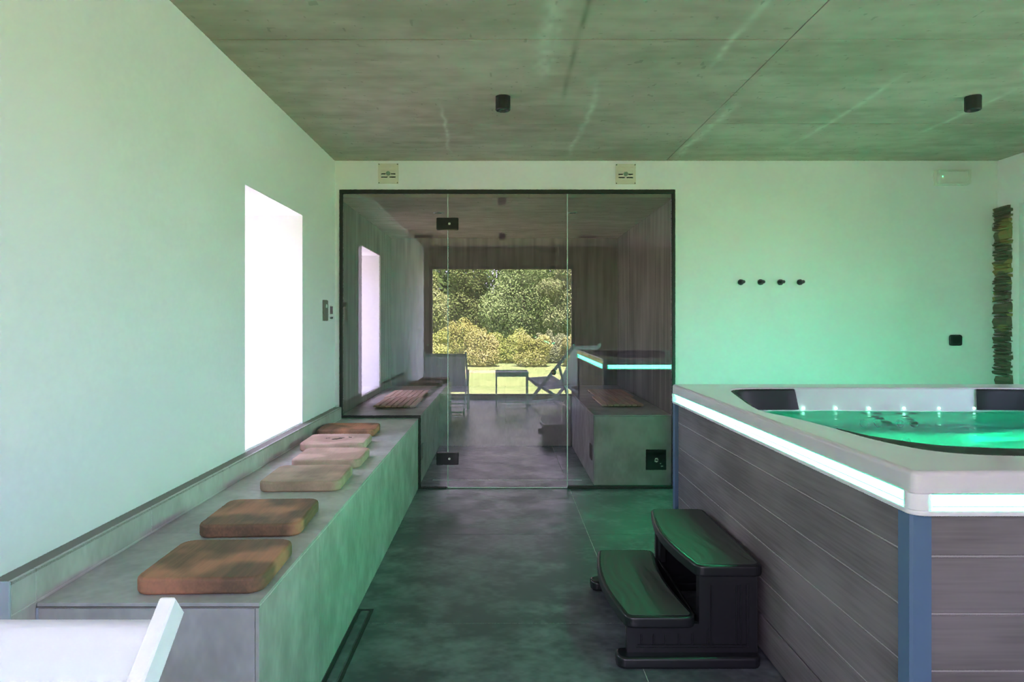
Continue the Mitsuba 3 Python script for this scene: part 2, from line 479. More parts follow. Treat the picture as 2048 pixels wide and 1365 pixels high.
# exposed stone in the far right corner
pl = 'wall_right'
z = 0.02
k = 0
while z < 2.125:
    h = float(rng.choice([rng.uniform(0.008, 0.018), rng.uniform(0.018, 0.034), 0.075], p=[0.62, 0.345, 0.035]))
    h = min(h, 2.14 - z)
    xa, ya = XR - 0.016 - rng.uniform(0, 0.024), 5.003 + rng.uniform(0, 0.028)
    pts = []
    tilt = rng.uniform(-0.09, 0.09)
    for X, Y in ((xa, ya + 0.01), (xa + 0.006, 5.09), (xa, 5.185), (XR + 0.05, ya + 0.005), (XR + 0.05, 5.185)):
        for Z, q in ((z, 0), (z + h * 0.93, 1)):
            pts.append((X + rng.uniform(0, 0.012), Y + rng.uniform(-0.006, 0.006), Z + tilt * (Y - 5.09) + rng.uniform(-0.002, 0.002)))
        pts.append((X - 0.006 + rng.uniform(-0.004, 0.004), Y, z + h * 0.5))
    part('wall_right', 'stone', tm(m3.Manifold.hull_points(np.array(pts))), 'mat_stone')
    z += h
    k += 1

# ------------------------------------------------------------------ glass partition
gp = thing('glass_partition', 'frameless grey glass screen with black edge profile in front of the tiled steam room', 'glass partition')
fw, BT = 0.028, 0.535
BX = -0.63                                  # front face of the left bench
def px(x):
    return (x - 1003) * YG / 1365.0
def pz(y):
    return CAM_H + (645 - y) * YG / 1365.0
f0, f1 = YG - 0.012, YG + 0.025
part(gp, 'frame_profile', cbox(FX0, FX1, f0, f1, FH - fw, FH, 0.002), 'mat_frame')
part(gp, 'frame_profile', cbox(FX0, FX0 + 0.022, f0, f1, BT + 0.002, FH - fw, 0.002), 'mat_frame')
part(gp, 'frame_profile', cbox(FX1 - 0.022, FX1, f0, f1, 0.001, FH - fw, 0.002), 'mat_frame')
part(gp, 'frame_profile', cbox(FX0, BX + 0.016, f0, f1, BT + 0.001, BT + 0.017, 0.002), 'mat_frame')
part(gp, 'frame_profile', cbox(BX + 0.001, BX + 0.017, f0, f1, 0.001, BT + 0.001, 0.002), 'mat_frame')
part(gp, 'frame_profile', cbox(BX + 0.017, px(893), f0, f1, 0.001, 0.010, 0.001), 'mat_frame')
part(gp, 'frame_profile', cbox(px(1135), FX1 - 0.022, f0, f1, 0.001, 0.020, 0.002), 'mat_frame')


def sheet(x0, x1, z0, z1, y=YG + 0.006):
    v = np.array([[x0, y, z0], [x1, y, z0], [x1, y, z1], [x0, y, z1]])
    return trimesh.Trimesh(v, [[0, 1, 2], [0, 2, 3]], process=False)


def lsheet(y=YG + 0.006):
    a, b, c = FX0 + 0.02, BX + 0.016, px(895)
    v = np.array([[a, y, BT + 0.015], [b, y, BT + 0.015], [b, y, 0.009], [c, y, 0.009], [c, y, FH - fw + .002], [a, y, FH - fw + .002], [b, y, FH - fw + .002]])
    return trimesh.Trimesh(v, [[0, 1, 6], [0, 6, 5], [1, 2, 3], [1, 3, 4], [1, 4, 6]], process=False)


part(gp, 'fixed_pane', lsheet(), 'mat_glass', label='left fixed glass pane above the bench')
part(gp, 'fixed_pane', sheet(px(1136.5), FX1 - 0.02, 0.018, FH - fw + 0.002), 'mat_glass', label='right fixed glass pane')
dr_key = part(gp, 'door', sheet(px(896.5), px(1134), 0.006, FH - fw - 0.002), 'mat_glass', label='frameless glass door leaf')
part(dr_key, 'edge_strip', cbox(px(895) , px(895) + 0.005, YG + 0.001, YG + 0.011, 0.006, FH - fw - 0.002), 'mat_seal')
part(dr_key, 'edge_strip', cbox(px(1134), px(1134) + 0.006, YG + 0.001, YG + 0.011, 0.006, FH - fw - 0.002), 'mat_seal')
part(dr_key, 'bottom_seal', cbox(px(896.5), px(1134), YG + 0.002, YG + 0.010, 0.003, 0.008), 'mat_seal')
for yc in (448.5, 917.5):
    zc = pz(yc)
    a, b = px(873), px(917)
    m = slab(rrect((a + b) / 2, zc, b - a, 0.094, 0.008, 3), 0, 0.014, 0.003, 2)
    v = m.vertices.copy(); m.vertices = np.stack([v[:, 0], YG + 0.002 - v[:, 2], v[:, 1]], 1)
    hk = part(dr_key, 'hinge', m, 'mat_black_gloss', 30, label='black metal glass door hinge')
    xj = px(899)
    part(dr_key, 'hinge_screw', cyl((xj, YG - 0.0125, zc), (xj, YG - 0.0165, zc), 0.009, 20), 'mat_steel', 30)
kx, kz = px(1107), pz(745)
kn = trimesh.creation.revolve(np.array([(0, 0), (0.010, 0.0), (0.010, 0.012), (0.018, 0.016), (0.019, 0.030), (0.016, 0.036), (0, 0.037)]), sections=28)
v = kn.vertices.copy(); kn.vertices = np.stack([kx + v[:, 0], YG + 0.004 - v[:, 2], kz + v[:, 1]], 1)
part(dr_key, 'knob', kn, 'mat_black_gloss', 30, label='round black door knob')

# ------------------------------------------------------------------ tiled benches
def bench(name, label, x0, x1, y0, y1, h, yj, front=True, end=True, far=False, top_t=0.010):
    """A masonry bench faced with large tiles; front faces +x, end faces -y."""
    b = thing(name, label, 'tiled bench')
    t = 0.010
    part(b, 'core', cbox(x0, x1 - 0.0012, y0 + (t + 0.0005 if end else 0.0), y1, 0.001, h - 0.0012), 'mat_grout')
    yy = [y0] + [q for q in yj if y0 < q < y1] + [y1]
    for a, c in zip(yy[:-1], yy[1:]):
        part(b, 'top_tile', cbox(x0, x1, a + 0.0012, c - 0.0012, h - top_t, h, 0.0012), 'mat_bench_tile')
        if front:
            part(b, 'front_tile', cbox(x1 - t, x1, a + 0.0012, c - 0.0012, 0.004, h - top_t - 0.0025, 0.001), 'mat_bench_tile')
    if end:
        part(b, 'end_tile', cbox(x0, x1 - t - 0.001, y0, y0 + t, 0.004, h - top_t - 0.004, 0.001), 'mat_bench_tile')
        part(b, 'edge_trim', cbox(x0, x1, y0 - 0.0005, y0 + 0.006, h - top_t - 0.0035, h - top_t), 'mat_bench_edge')
    return b


UX = -1.209
JY = [2.36, 2.96, 3.56, 4.16, 4.76]
b1 = bench('tiled_bench', 'long grey tiled bench along the white wall carrying the wooden seat boards', UX + 0.001, BX, 1.773, YG - 0.013, 0.53, JY)
# tiled upstand along the wall, with its metal end trim
bb = struct('baseboard_left')
part(bb, 'backing', cbox(XL, UX - 0.001, 1.6842, YG - 0.001, 0.001, 0.610), 'mat_grout')
yy = [1.684, 1.774, 2.36, 2.96, 3.56, 4.16, 4.76, YG - 0.013]
for a, c in zip(yy[:-1], yy[1:]):
    part(bb, 'tile', cbox(UX - 0.009, UX, a + 0.0013, c - 0.0013, 0.5365, 0.62, 0.0008), 'mat_bench_tile')
part(bb, 'tile', cbox(UX - 0.009, UX, 1.6853, 1.7727, 0.004, 0.5335, 0.0008), 'mat_bench_tile')
part(bb, 'top_edge', cbox(XL, UX, 1.684, YG - 0.013, 0.6105, 0.6195, 0.001), 'mat_bench_edge')
part(bb, 'end_trim', cbox(XL, UX, 1.676, 1.684, 0.001, 0.621, 0.002), 'mat_trim')
part(b1, 'corner_trim', cbox(UX + 0.001, UX + 0.007, 1.7705, 1.774, 0.004, 0.518), 'mat_trim')
# benches inside the steam room
b2 = bench('tiled_bench', 'grey tiled bench inside the steam room under the second window niche', XL + 0.013, BX, YG + 0.026, YB - 0.001, 0.535, [5.76, 6.36, 6.96], end=False)
b3 = thing('tiled_bench', 'grey tiled bench across the back of the steam room', 'tiled bench')
part(b3, 'core', cbox(BX + 0.002, 0.705, 6.945, YB - 0.001, 0.001, 0.522), 'mat_grout')
for a, c in ((BX + 0.002, 0.0395), (0.0415, 0.705)):
    part(b3, 'top_tile', cbox(a, c, 6.93, YB - 0.001, 0.5245, 0.535, 0.0012), 'mat_bench_tile')
    part(b3, 'front_tile', cbox(a, c, 6.931, 6.943, 0.004, 0.522, 0.001), 'mat_bench_tile')
b4 = thing('tiled_bench', 'grey tiled bench at the right inside the steam room, black panel on its end', 'tiled bench')
RX0, RX1, RY = 0.712, 1.313, 5.262
part(b4, 'core', cbox(RX0 + 0.012, RX1, RY + 0.012, YB - 0.001, 0.001, 0.533), 'mat_grout')
yy = [RY, 5.86, 6.46, 7.06, YB - 0.001]
for a, c in zip(yy[:-1], yy[1:]):
    part(b4, 'top_tile', cbox(RX0, RX1, a + 0.0012, c - 0.0012, 0.5345, 0.545, 0.0012), 'mat_bench_tile')
    part(b4, 'front_tile', cbox(RX0, RX0 + 0.010, a + 0.0012, c - 0.0012, 0.004, 0.532, 0.001), 'mat_bench_tile')
part(b4, 'end_tile', cbox(RX0 + 0.0105, RX1, RY, RY + 0.010, 0.004, 0.532, 0.001), 'mat_bench_tile')
# black panel with a small silver emblem
bp = thing('black_panel', 'square black panel with a small silver emblem on the end of the right steam bench', 'panel')
yp = RY - 0.001
part(bp, 'plate', cbox(1.112, 1.268, yp - 0.008, yp, 0.122, 0.280, 0.003), 'mat_black_gloss')
em = []
ec = (1.192, 0.199)
for q in range(7):
    a = 2 * math.pi * q / 7 + 0.3
    em.append(cyl((ec[0] + 0.012 * math.cos(a), yp - 0.008, ec[1] + 0.012 * math.sin(a)), (ec[0] + 0.012 * math.cos(a), yp - 0.011, ec[1] + 0.012 * math.sin(a)), 0.006 if q % 3 else 0.0035, 10))
part(bp, 'emblem', cat(*em), 'mat_pale_plastic')
part(bp, 'mark', cat(cbox(1.219, 1.228, yp - 0.0095, yp - 0.008, 0.170, 0.174), cbox(1.226, 1.243, yp - 0.0095, yp - 0.008, 0.148, 0.155)), 'mat_pale_plastic')
# steam outlets
for xs_, sgn, yc, zc, lab in ((RX0, -1, 5.41, 0.235, 'black twin slot outlet on the side of the right steam bench'), (BX, 1, 5.37, 0.245, 'black slot outlet on the side of the left steam bench')):
    o = thing('wall_outlet', lab, 'outlet')
    fr = sbox(yc - 0.055, zc - 0.058, yc + 0.055, zc + 0.058)
    for q in (-1, 1):
        fr = fr.difference(sbox(yc + q * 0.024 - 0.017, zc - 0.044, yc + q * 0.024 + 0.017, zc + 0.044))
    xa, xb = sorted((xs_, xs_ + sgn * 0.008))
    part(o, 'frame', extrude(fr, 'x', xa, xb), 'mat_bench_edge')
    xa, xb = sorted((xs_ + sgn * 0.0003, xs_ + sgn * 0.003))
    for q in (-1, 1):
        part(o, 'slot', cbox(xa, xb, yc + q * 0.024 - 0.0169, yc + q * 0.024 + 0.0169, zc - 0.0439, zc + 0.0439), 'mat_black')

# ------------------------------------------------------------------ wooden seat boards on the bench
boards = [(-0.820, 1.990, 0.345, 0.335, 2.0, 'mat_cedar', 'reddish brown wooden seat board nearest the white deck chair, at the bench end'),
          (-0.868, 2.480, 0.345, 0.345, 3.0, 'mat_cedar', 'brown wooden seat board second from the near end of the bench'),
          (-0.878, 3.105, 0.350, 0.355, 2.5, 'mat_cedar_tan', 'tan wooden seat board third from the near end, just before the wall niche'),
          (-0.884, 3.565, 0.345, 0.345, 1.5, 'mat_cedar_niche_lit', 'plain wooden seat board fourth from the near end, niche light painted pale into its wood'),
          (-0.968, 4.020, 0.365, 0.345, 2.0, 'mat_cedar_niche_lit', 'wooden seat board painted pale with niche light, dark marks on its top, second from the glass'),
          (-1.000, 4.490, 0.370, 0.310, 2.0, 'mat_cedar', 'reddish wooden seat board nearest the glass partition')]
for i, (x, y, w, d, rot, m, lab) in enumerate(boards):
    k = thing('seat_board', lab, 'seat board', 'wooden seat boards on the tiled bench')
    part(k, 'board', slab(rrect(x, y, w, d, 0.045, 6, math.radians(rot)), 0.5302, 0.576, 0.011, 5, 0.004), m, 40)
    if i == 4:
        for (ox, oy, ww, hh, aa) in ((-0.07, 0.02, 0.030, 0.006, .5), (0.0, 0.0, 0.040, 0.013, .7), (0.02, 0.035, 0.022, 0.008, .5), (0.07, 0.05, 0.014, 0.018, .8)):
            part(k, 'dark_mark', slab(rrect(x + ox, y + oy, ww * 1.6, hh * 2.2, hh * 0.9, 4, aa), 0.5715, 0.5738, 0.0006, 1), 'mat_bark', label='dark worn mark')

# slatted mats inside the steam room
for x0, y0, zt, lab in ((-1.075, 5.71, 0.5352, 'near slatted wooden mat on the left steam bench'), (-1.098, 6.375, 0.5352, 'far slatted wooden mat on the left steam bench'),
                        (0.838, 5.71, 0.5452, 'near slatted wooden mat on the right steam bench'), (0.880, 6.375, 0.5452, 'far slatted wooden mat on the right steam bench')):
    k = thing('slatted_mat', lab, 'mat', 'slatted wooden mats in the steam room')
    W, D = 0.355, 0.64
    for q in range(2):
        part(k, 'crossbar', cbox(x0 + 0.01, x0 + W - 0.01, y0 + 0.07 + q * 0.45, y0 + 0.12 + q * 0.45, zt, zt + 0.013, 0.001), 'mat_slat_base')
    n = 7
    for q in range(n):
        a = x0 + q * W / n
        part(k, 'slat', cbox(a + 0.003, a + W / n - 0.005, y0, y0 + D, zt + 0.013, zt + 0.027, 0.002), 'mat_slat')

# ------------------------------------------------------------------ hot tub
SX0, SX1, SY0, SY1, SH = 0.966, 3.20, 1.60, 3.87, 0.91
tub = thing('hot_tub', 'square hot tub clad in grey boards with glowing green light strips under its pale rim', 'hot tub')
C = np.array([2.08, 2.73])
ctrl = np.array([(1.205, 3.60), (1.165, 3.45), (1.113, 3.185), (1.05, 2.86), (1.030, 2.66), (1.085, 2.50), (1.108, 2.25), (1.115, 2.02), (1.18, 1.835), (1.36, 1.785), (2.08, 1.78),
                 (2.8, 1.79), (2.98, 1.84), (3.04, 2.18), (3.06, 2.5), (3.08, 2.75), (3.05, 3.1), (3.0, 3.5), (2.86, 3.66), (2.08, 3.672), (1.32, 3.675)])
op = ctrl
for _ in range(3):
    nx = np.roll(op, -1, 0)
    op = np.stack([op * 0.75 + nx * 0.25, op * 0.25 + nx * 0.75], 1).reshape(-1, 2)


def radial(poly):
    d = Polygon(poly).exterior
    pts = np.array([d.interpolate(t, normalized=True).coords[0] for t in np.linspace(0, 1, 3000, endpoint=False)]) - C
    th, r = np.arctan2(pts[:, 1], pts[:, 0]), np.hypot(pts[:, 0], pts[:, 1])
    o = np.argsort(th)
    return lambda a: np.interp(a, th[o], r[o], period=2 * math.pi)


def outer(inset):
    return radial(rrect((SX0 + SX1) / 2, (SY0 + SY1) / 2, SX1 - SX0 - 2 * inset, SY1 - SY0 - 2 * inset, max(0.018 - inset, 0.005), 10))


th = list(np.linspace(-math.pi, math.pi, 240, endpoint=False))
for X in (SX0, SX1):
    for Y in (SY0, SY1):
        a = math.atan2(Y - C[1], X - C[0])
        th += list(a + np.linspace(-0.05, 0.05, 21))
th = np.unique(np.round(np.sort((np.array(th) + math.pi) % (2 * math.pi) - math.pi), 5))
RO = radial(op)


def ring(rfn, z, a=None):
    a = th if a is None else a
    r = rfn(a) if callable(rfn) else rfn
    return np.column_stack([C[0] + np.cos(a) * r, C[1] + np.sin(a) * r, np.full(len(a), z) if np.isscalar(z) else z])


def inn(d):
    return lambda a: RO(a) - d


LIP = 0.857
rings = [ring(outer(0.030), LIP), ring(outer(0.002), LIP), ring(outer(0.0), LIP + 0.003)] + [ring(outer(0.014 * (1 - math.cos(q))), SH - 0.014 * (1 - math.sin(q))) for q in np.linspace(0, math.pi / 2, 7)] + [
         ring(inn(-0.012), SH), ring(inn(-0.004), SH - 0.003), ring(inn(0.0), SH - 0.010)]
part(tub, 'rim', loft(rings), 'mat_acrylic', 30)
WZ = 0.788
rings = [ring(inn(0.0), SH - 0.010), ring(inn(0.012), SH - 0.06), ring(inn(0.028), WZ), ring(inn(0.05), WZ - 0.06), ring(inn(0.13), 0.58), ring(inn(0.19), 0.50), ring(inn(0.24), 0.47), ring(inn(0.40), 0.45),
         ring(inn(0.46), 0.42), ring(inn(0.50), 0.25), ring(inn(0.58), 0.20)]
part(tub, 'tub_shell', loft(rings, close_end=True), 'mat_tub', 50)
# ledge under the strips, and corner caps
m = slab(rrect((SX0 + SX1) / 2, (SY0 + SY1) / 2, SX1 - SX0 + 0.009, SY1 - SY0 + 0.009, 0.034, 8), 0.805, 0.8185, 0.004, 2)
hole = trimesh.creation.box((SX1 - SX0 - 0.20, SY1 - SY0 - 0.20, 0.1)); hole.apply_translation(((SX0 + SX1) / 2, (SY0 + SY1) / 2, 0.81))
part(tub, 'ledge', tm(mf(m) - mf(hole)), 'mat_cap', 30)
part(tub, 'backing', tm(mf(cbox(SX0 + 0.0305, SX1 - 0.0305, SY0 + 0.0305, SY1 - 0.0305, 0.8186, LIP - 0.0002)) - mf(cbox(SX0 + 0.1, SX1 - 0.1, SY0 + 0.1, SY1 - 0.1, 0.7, 0.95))), 'mat_cap')
for X, sx in ((SX0 + 0.024, -1), (SX1 - 0.024, 1)):
    for Y, sy in ((SY0 + 0.024, -1), (SY1 - 0.024, 1)):
        part(tub, 'corner_cap', cyl((X, Y, 0.8187), (X, Y, LIP - 0.0003), 0.029, 32), 'mat_cap', 30)
# light strips: thin emitting faces on the four sides
e = 0.044


def quad(a, b, c, d):
    return trimesh.Trimesh(np.array([a, b, c, d], float), [[0, 1, 2], [0, 2, 3]], process=False)


z0, z1, o, t_ = 0.8205, 0.8550, 0.003, 0.026      # the faces lean inwards at the bottom, so they throw their light down and out
sides = [quad((SX0 + o + t_, SY1 - e, z0), (SX0 + o + t_, SY0 + e, z0), (SX0 + o, SY0 + e, z1), (SX0 + o, SY1 - e, z1)),
         quad((SX0 + e, SY0 + o + t_, z0), (SX1 - e, SY0 + o + t_, z0), (SX1 - e, SY0 + o, z1), (SX0 + e, SY0 + o, z1)),
         quad((SX1 - e, SY1 - o - t_, z0), (SX0 + e, SY1 - o - t_, z0), (SX0 + e, SY1 - o, z1), (SX1 - e, SY1 - o, z1)),
         quad((SX1 - o - t_, SY0 + e, z0), (SX1 - o - t_, SY1 - e, z0), (SX1 - o, SY1 - e, z1), (SX1 - o, SY0 + e, z1))]
for q, m in enumerate(sides):
    part(tub, 'light_strip', m, 'mat_cap', label='glowing green light strip', emitter={'type': 'area', 'radiance': rgb(*(GREEN * STRIP)), 'sampling_weight': [3.0, 1.0, 2.0, 1.0][q]})
# boards on the four sides
zb = [0.008, 0.013, 0.150, 0.287, 0.424, 0.561, 0.699, 0.8045]
PX, PY = 0.985, 1.632
for a, c in zip(zb[1:-1], zb[2:]):
    g = 0.0024
    part(tub, 'side_board', cbox(PX, PX + 0.016, SY0 + 0.068, SY1 - 0.068, a + g, c - g, 0.0022), 'mat_board')
    part(tub, 'side_board', cbox(SX0 + 0.052, SX1 - 0.052, PY, PY + 0.016, a + g, c - g, 0.0022), 'mat_board')
    part(tub, 'side_board', cbox(SX0 + 0.052, SX1 - 0.052, SY1 - 0.032, SY1 - 0.016, a + g, c - g, 0.0022), 'mat_board')
    part(tub, 'side_board', cbox(SX1 - 0.035, SX1 - 0.019, SY0 + 0.068, SY1 - 0.068, a + g, c - g, 0.0022), 'mat_board')
part(tub, 'base', cbox(PX + 0.018, SX1 - 0.04, PY + 0.018, SY1 - 0.035, 0.001, 0.17), 'mat_black')
part(tub, 'inner_lining', tm(mf(cbox(PX + 0.0035, SX1 - 0.0225, PY + 0.0035, SY1 - 0.0195, 0.17, 0.80)) - mf(cbox(PX + 0.021, SX1 - 0.041, PY + 0.021, SY1 - 0.038, 0.1, 0.9))), 'mat_highlight_lining')
for X, sx in ((0.969, 1), (SX1 - 0.003, -1)):
    for Y, sy in ((1.616, 1), (SY1 - 0.004, -1)):
        L = [(0.006, 0), (0.049, 0), (0.049, 0.020), (0.020, 0.020), (0.020, 0.052), (0, 0.052), (0, 0.006)]
        p = Polygon([(X + sx * a, Y + sy * b) for a, b in L])
        part(tub, 'corner_post', extrude(p, 'z', 0.001, 0.8048), 'mat_post')
# headrests lining the corners
def pillow(ang, depth, z0, z1):
    """A headrest along the tub wall; ang and depth give its thickness by direction from the tub's centre."""
    a = np.linspace(ang[0], ang[-1], 44)
    o_ = np.argsort(ang)
    sh = np.interp(a, np.array(ang, float)[o_], np.array(depth, float)[o_])
    a = np.radians(a)
    r0 = RO(a)
    base = np.interp(WZ, [WZ, SH], [0.030, 0.0])
    rr = [np.column_stack([C[0] + np.cos(a) * (r0 - d), C[1] + np.sin(a) * (r0 - d), np.full(len(a), z)]) for z, d in
          ((z0, np.full_like(a, base)), (z0 + 0.004, base + 0.004 + sh), (z1 - 0.014, 0.010 + sh), (z1 - 0.004, 0.007 + sh * 0.96), (z1, 0.002 + sh * 0.88), (z1 - 0.001, np.full_like(a, -0.002)))]
    m = loft(rr, loop=False)
    m.invert()
    m.fix_normals()
    return m


for ang, dep, za, zb_ in (((168, 166, 121, 118.5), (0.0, 0.014, 0.014, 0.004), WZ + 0.004, SH - 0.008), ((63.5, 61, 22, 18), (0.004, 0.014, 0.014, 0.0), WZ + 0.004, SH - 0.008),
                          ((-154, -147, -140, -133, -126, -118, -110, -96, -92), (0.0, 0.03, 0.09, 0.15, 0.14, 0.085, 0.055, 0.04, 0.0), WZ + 0.006, SH - 0.001),
                          ((-26, -34, -40, -47, -54, -62, -70, -84, -88), (0.0, 0.03, 0.09, 0.15, 0.14, 0.085, 0.055, 0.04, 0.0), WZ + 0.006, SH - 0.001)):
    part(tub, 'headrest', pillow(ang, dep, za, zb_), 'mat_pillow', 50, label='dark padded headrest')
# jets in the backrest under the water
for jx0, col in ((1.965, ((3.619, 0.721, -0.045), (3.618, 0.722, 0.03), (3.572, 0.634, -0.010), (3.547, 0.587, 0.004), (3.504, 0.527, 0.006), (3.433, 0.470, -0.006), (3.329, 0.456, -0.046))),
                 (2.110, ((3.617, 0.722, 0.0), (3.617, 0.722, 0.072), (3.570, 0.634, 0.006), (3.537, 0.576, 0.002), (3.493, 0.517, -0.006), (3.415, 0.468, -0.036), (3.311, 0.455, -0.084)))):
    for jy, jz, dx in col:
        nv = np.array([0, -0.88, 0.475]) if jz > 0.56 else (np.array([0, -0.8, 0.6]) if jz > 0.5 else np.array([0, -0.13, 0.99]))
        p = np.array([jx0 + dx, jy, jz])
        part(tub, 'jet', cyl(p - nv * 0.012, p + nv * 0.006, 0.021, 18), 'mat_jet', 30)
# small lights along the waterline
for xp in (1607, 1672, 1738, 1808, 1878, 1948):
    yw = 3.672 - 0.030
    X = (xp - 1003) * yw / 1365
    m = trimesh.creation.icosphere(1, 0.007); m.apply_translation((X, yw, WZ + 0.013))
    part(tub, 'waterline_light', m, 'mat_cap', emitter={'type': 'area', 'radiance': rgb(0.4, 1.2, 0.85), 'sampling_weight': 0.03})
# underwater lamps on the tub wall
for X, Y, nx_, ny_ in ((2.08, 2.275, 0, 1), (2.54, 2.90, -1, 0), (1.555, 2.75, 1, 0)):
    if nx_:
        m = cyl((X, Y, 0.33), (X + nx_ * 0.02, Y, 0.335), 0.055, 20)
    else:
        m = cyl((X, Y, 0.33), (X, Y + ny_ * 0.02, 0.335), 0.055, 20)
    part(tub, 'underwater_lamp', m, 'mat_cap', label='glowing underwater lamp', emitter={'type': 'area', 'radiance': rgb(*(TEAL * WATER_LAMP)), 'sampling_weight': 0.8})
# water
n_r = 110
a = np.linspace(-math.pi, math.pi, 300, endpoint=False)
rw = RO(a) - 0.0325
V = [np.array([[C[0], C[1], 0]])]
for q in range(1, n_r + 1):
    s = q / n_r
    V.append(np.column_stack([C[0] + np.cos(a) * rw * s, C[1] + np.sin(a) * rw * s, np.zeros(len(a))]))
V = np.vstack(V)
P = np.column_stack([V[:, 0] * 4.0, V[:, 1] * 11.0, np.zeros(len(V))])
P2 = np.column_stack([V[:, 0] * 10.0 + 4, V[:, 1] * 26.0, np.zeros(len(V))])
V[:, 2] = WZ - 0.002 + (meshkit.fbm(P, 3, 3) - 0.5) * 0.0085 + (meshkit.fbm(P2, 2, 9) - 0.5) * 0.0030
F = [(0, 1 + j, 1 + (j + 1) % len(a)) for j in range(len(a))]
for q in range(n_r - 1):
    o_ = 1 + q * len(a)
    for j in range(len(a)):
        k2 = (j + 1) % len(a)
        F += [(o_ + j, o_ + len(a) + j, o_ + len(a) + k2), (o_ + j, o_ + len(a) + k2, o_ + k2)]
solo('tub_water', trimesh.Trimesh(V, F, process=False), 'mat_water', 'rippled green lit water filling the hot tub', 'water', True, kind='stuff')

# ------------------------------------------------------------------ spa step
st = thing('spa_step', 'black plastic two tread spa step standing against the hot tub', 'step')


def bow(xl, xr, y0, y1, bl, br, r=0.035):
    """Tread outline: left edge bowed outwards by bl, right edge bowed by br, rounded corners."""
    t = np.linspace(0, 1, 15)
    left = np.column_stack([xl - bl * np.sin(math.pi * t), y1 + (y0 - y1) * t])
    right = np.column_stack([xr - br * np.sin(math.pi * t), y0 + (y1 - y0) * t])
    p = Polygon(np.vstack([left, right])).buffer(-r).buffer(r, quad_segs=5)
    p = shapely.segmentize(p, 0.03)
    q = np.array(p.exterior.coords)[:-1]
    return q if p.exterior.is_ccw else q[::-1]


up_o, lo_o = bow(0.716, 0.965, 2.505, 3.275, 0.043, 0.0), bow(0.455, 0.715, 2.485, 3.225, 0.040, 0.030)
part(st, 'upper_tread', slab(up_o, 0.322, 0.366, 0.010, 4), 'mat_step', 40)
part(st, 'lower_tread', slab(lo_o, 0.142, 0.186, 0.010, 4), 'mat_step', 40)
for o_, zt in ((up_o, 0.366), (lo_o, 0.186)):
    q = shapely.segmentize(Polygon(o_).buffer(-0.016), 0.011)
    q = np.array(q.exterior.coords)[:-1]
    if not Polygon(q).exterior.is_ccw:
        q = q[::-1]
    c_ = q.mean(0)
    rings = [np.column_stack([q, np.full(len(q), zt - 0.003)])]
    for t in np.linspace(1.0, 0.02, 46):
        p = c_ + (q - c_) * t
        p3 = np.column_stack([p[:, 0] * 5.0, p[:, 1] * 2.6, np.full(len(p), 1.0 + zt)])
        wv = meshkit.fbm(p3, 3, 4) * 5.0 + (q[:, 0] * t + c_[0] * (1 - t)) * 22 + 0.5 * np.sin(p[:, 1] * 7)
        hgt = 0.0011 * np.clip(np.sin(wv * 2 * np.pi * 0.8) * 1.6, -1, 1) * min(1.0, (1.0 - t) * 12)
        rings.append(np.column_stack([p, zt + 0.0014 + hgt]))
    part(st, 'tread_pad', loft(rings, False, True), 'mat_step_pad', 60, label='wood grain relief pad')
for yc in (2.513, 3.233):
    part(st, 'foot_rail', slab(rrect(0.683, yc, 0.525, 0.088, 0.032, 6), 0.001, 0.045, 0.012, 4), 'mat_step', 40)
for ya, yb, s in ((2.510, 2.535, 1), (3.215, 3.240, -1)):
    L = Polygon([(0.462, 0.03), (0.942, 0.03), (0.942, 0.33), (0.727, 0.33), (0.727, 0.15), (0.462, 0.15)])
    inner = L.buffer(-0.036).buffer(0.008).buffer(-0.004)
    fr = L.difference(inner)
    ms = [extrude(fr, 'y', ya, yb)]
    ym = (ya + 0.015, ya + 0.022) if s > 0 else (yb - 0.022, yb - 0.015)
    ms.append(extrude(L.buffer(-0.02), 'y', *ym))
    bead = inner.buffer(0.001).difference(inner.buffer(-0.007))
    ms.append(extrude(bead, 'y', *((ya + 0.006, ya + 0.016) if s > 0 else (yb - 0.016, yb - 0.006))))
    for xr_, zb0, zb1 in ((0.517, 0.068, 0.116), (0.562, 0.068, 0.116), (0.605, 0.068, 0.116), (0.655, 0.068, 0.116), (0.705, 0.068, 0.116), (0.762, 0.068, 0.296), (0.776, 0.068, 0.296), (0.868, 0.068, 0.296), (0.884, 0.068, 0.296)):
        yq = (ya + 0.008, ya + 0.016) if s > 0 else (yb - 0.016, yb - 0.008)
        ms.append(cbox(xr_ - 0.003, xr_ + 0.003, yq[0], yq[1], zb0, zb1, 0.0015))
    part(st, 'side_panel', cat(*ms), 'mat_step')
part(st, 'back_panel', cbox(0.930, 0.940, 2.536, 3.214, 0.03, 0.33, 0.002), 'mat_step')
part(st, 'riser_panel', cbox(0.735, 0.745, 2.536, 3.214, 0.03, 0.142, 0.002), 'mat_step')
part(st, 'front_panel', cbox(0.500, 0.512, 2.536, 3.214, 0.03, 0.142, 0.002), 'mat_step')
for yc in (2.56, 3.19):
    part(st, 'post', cbox(0.735, 0.765, yc - 0.022, yc + 0.022, 0.142, 0.324, 0.004), 'mat_step')

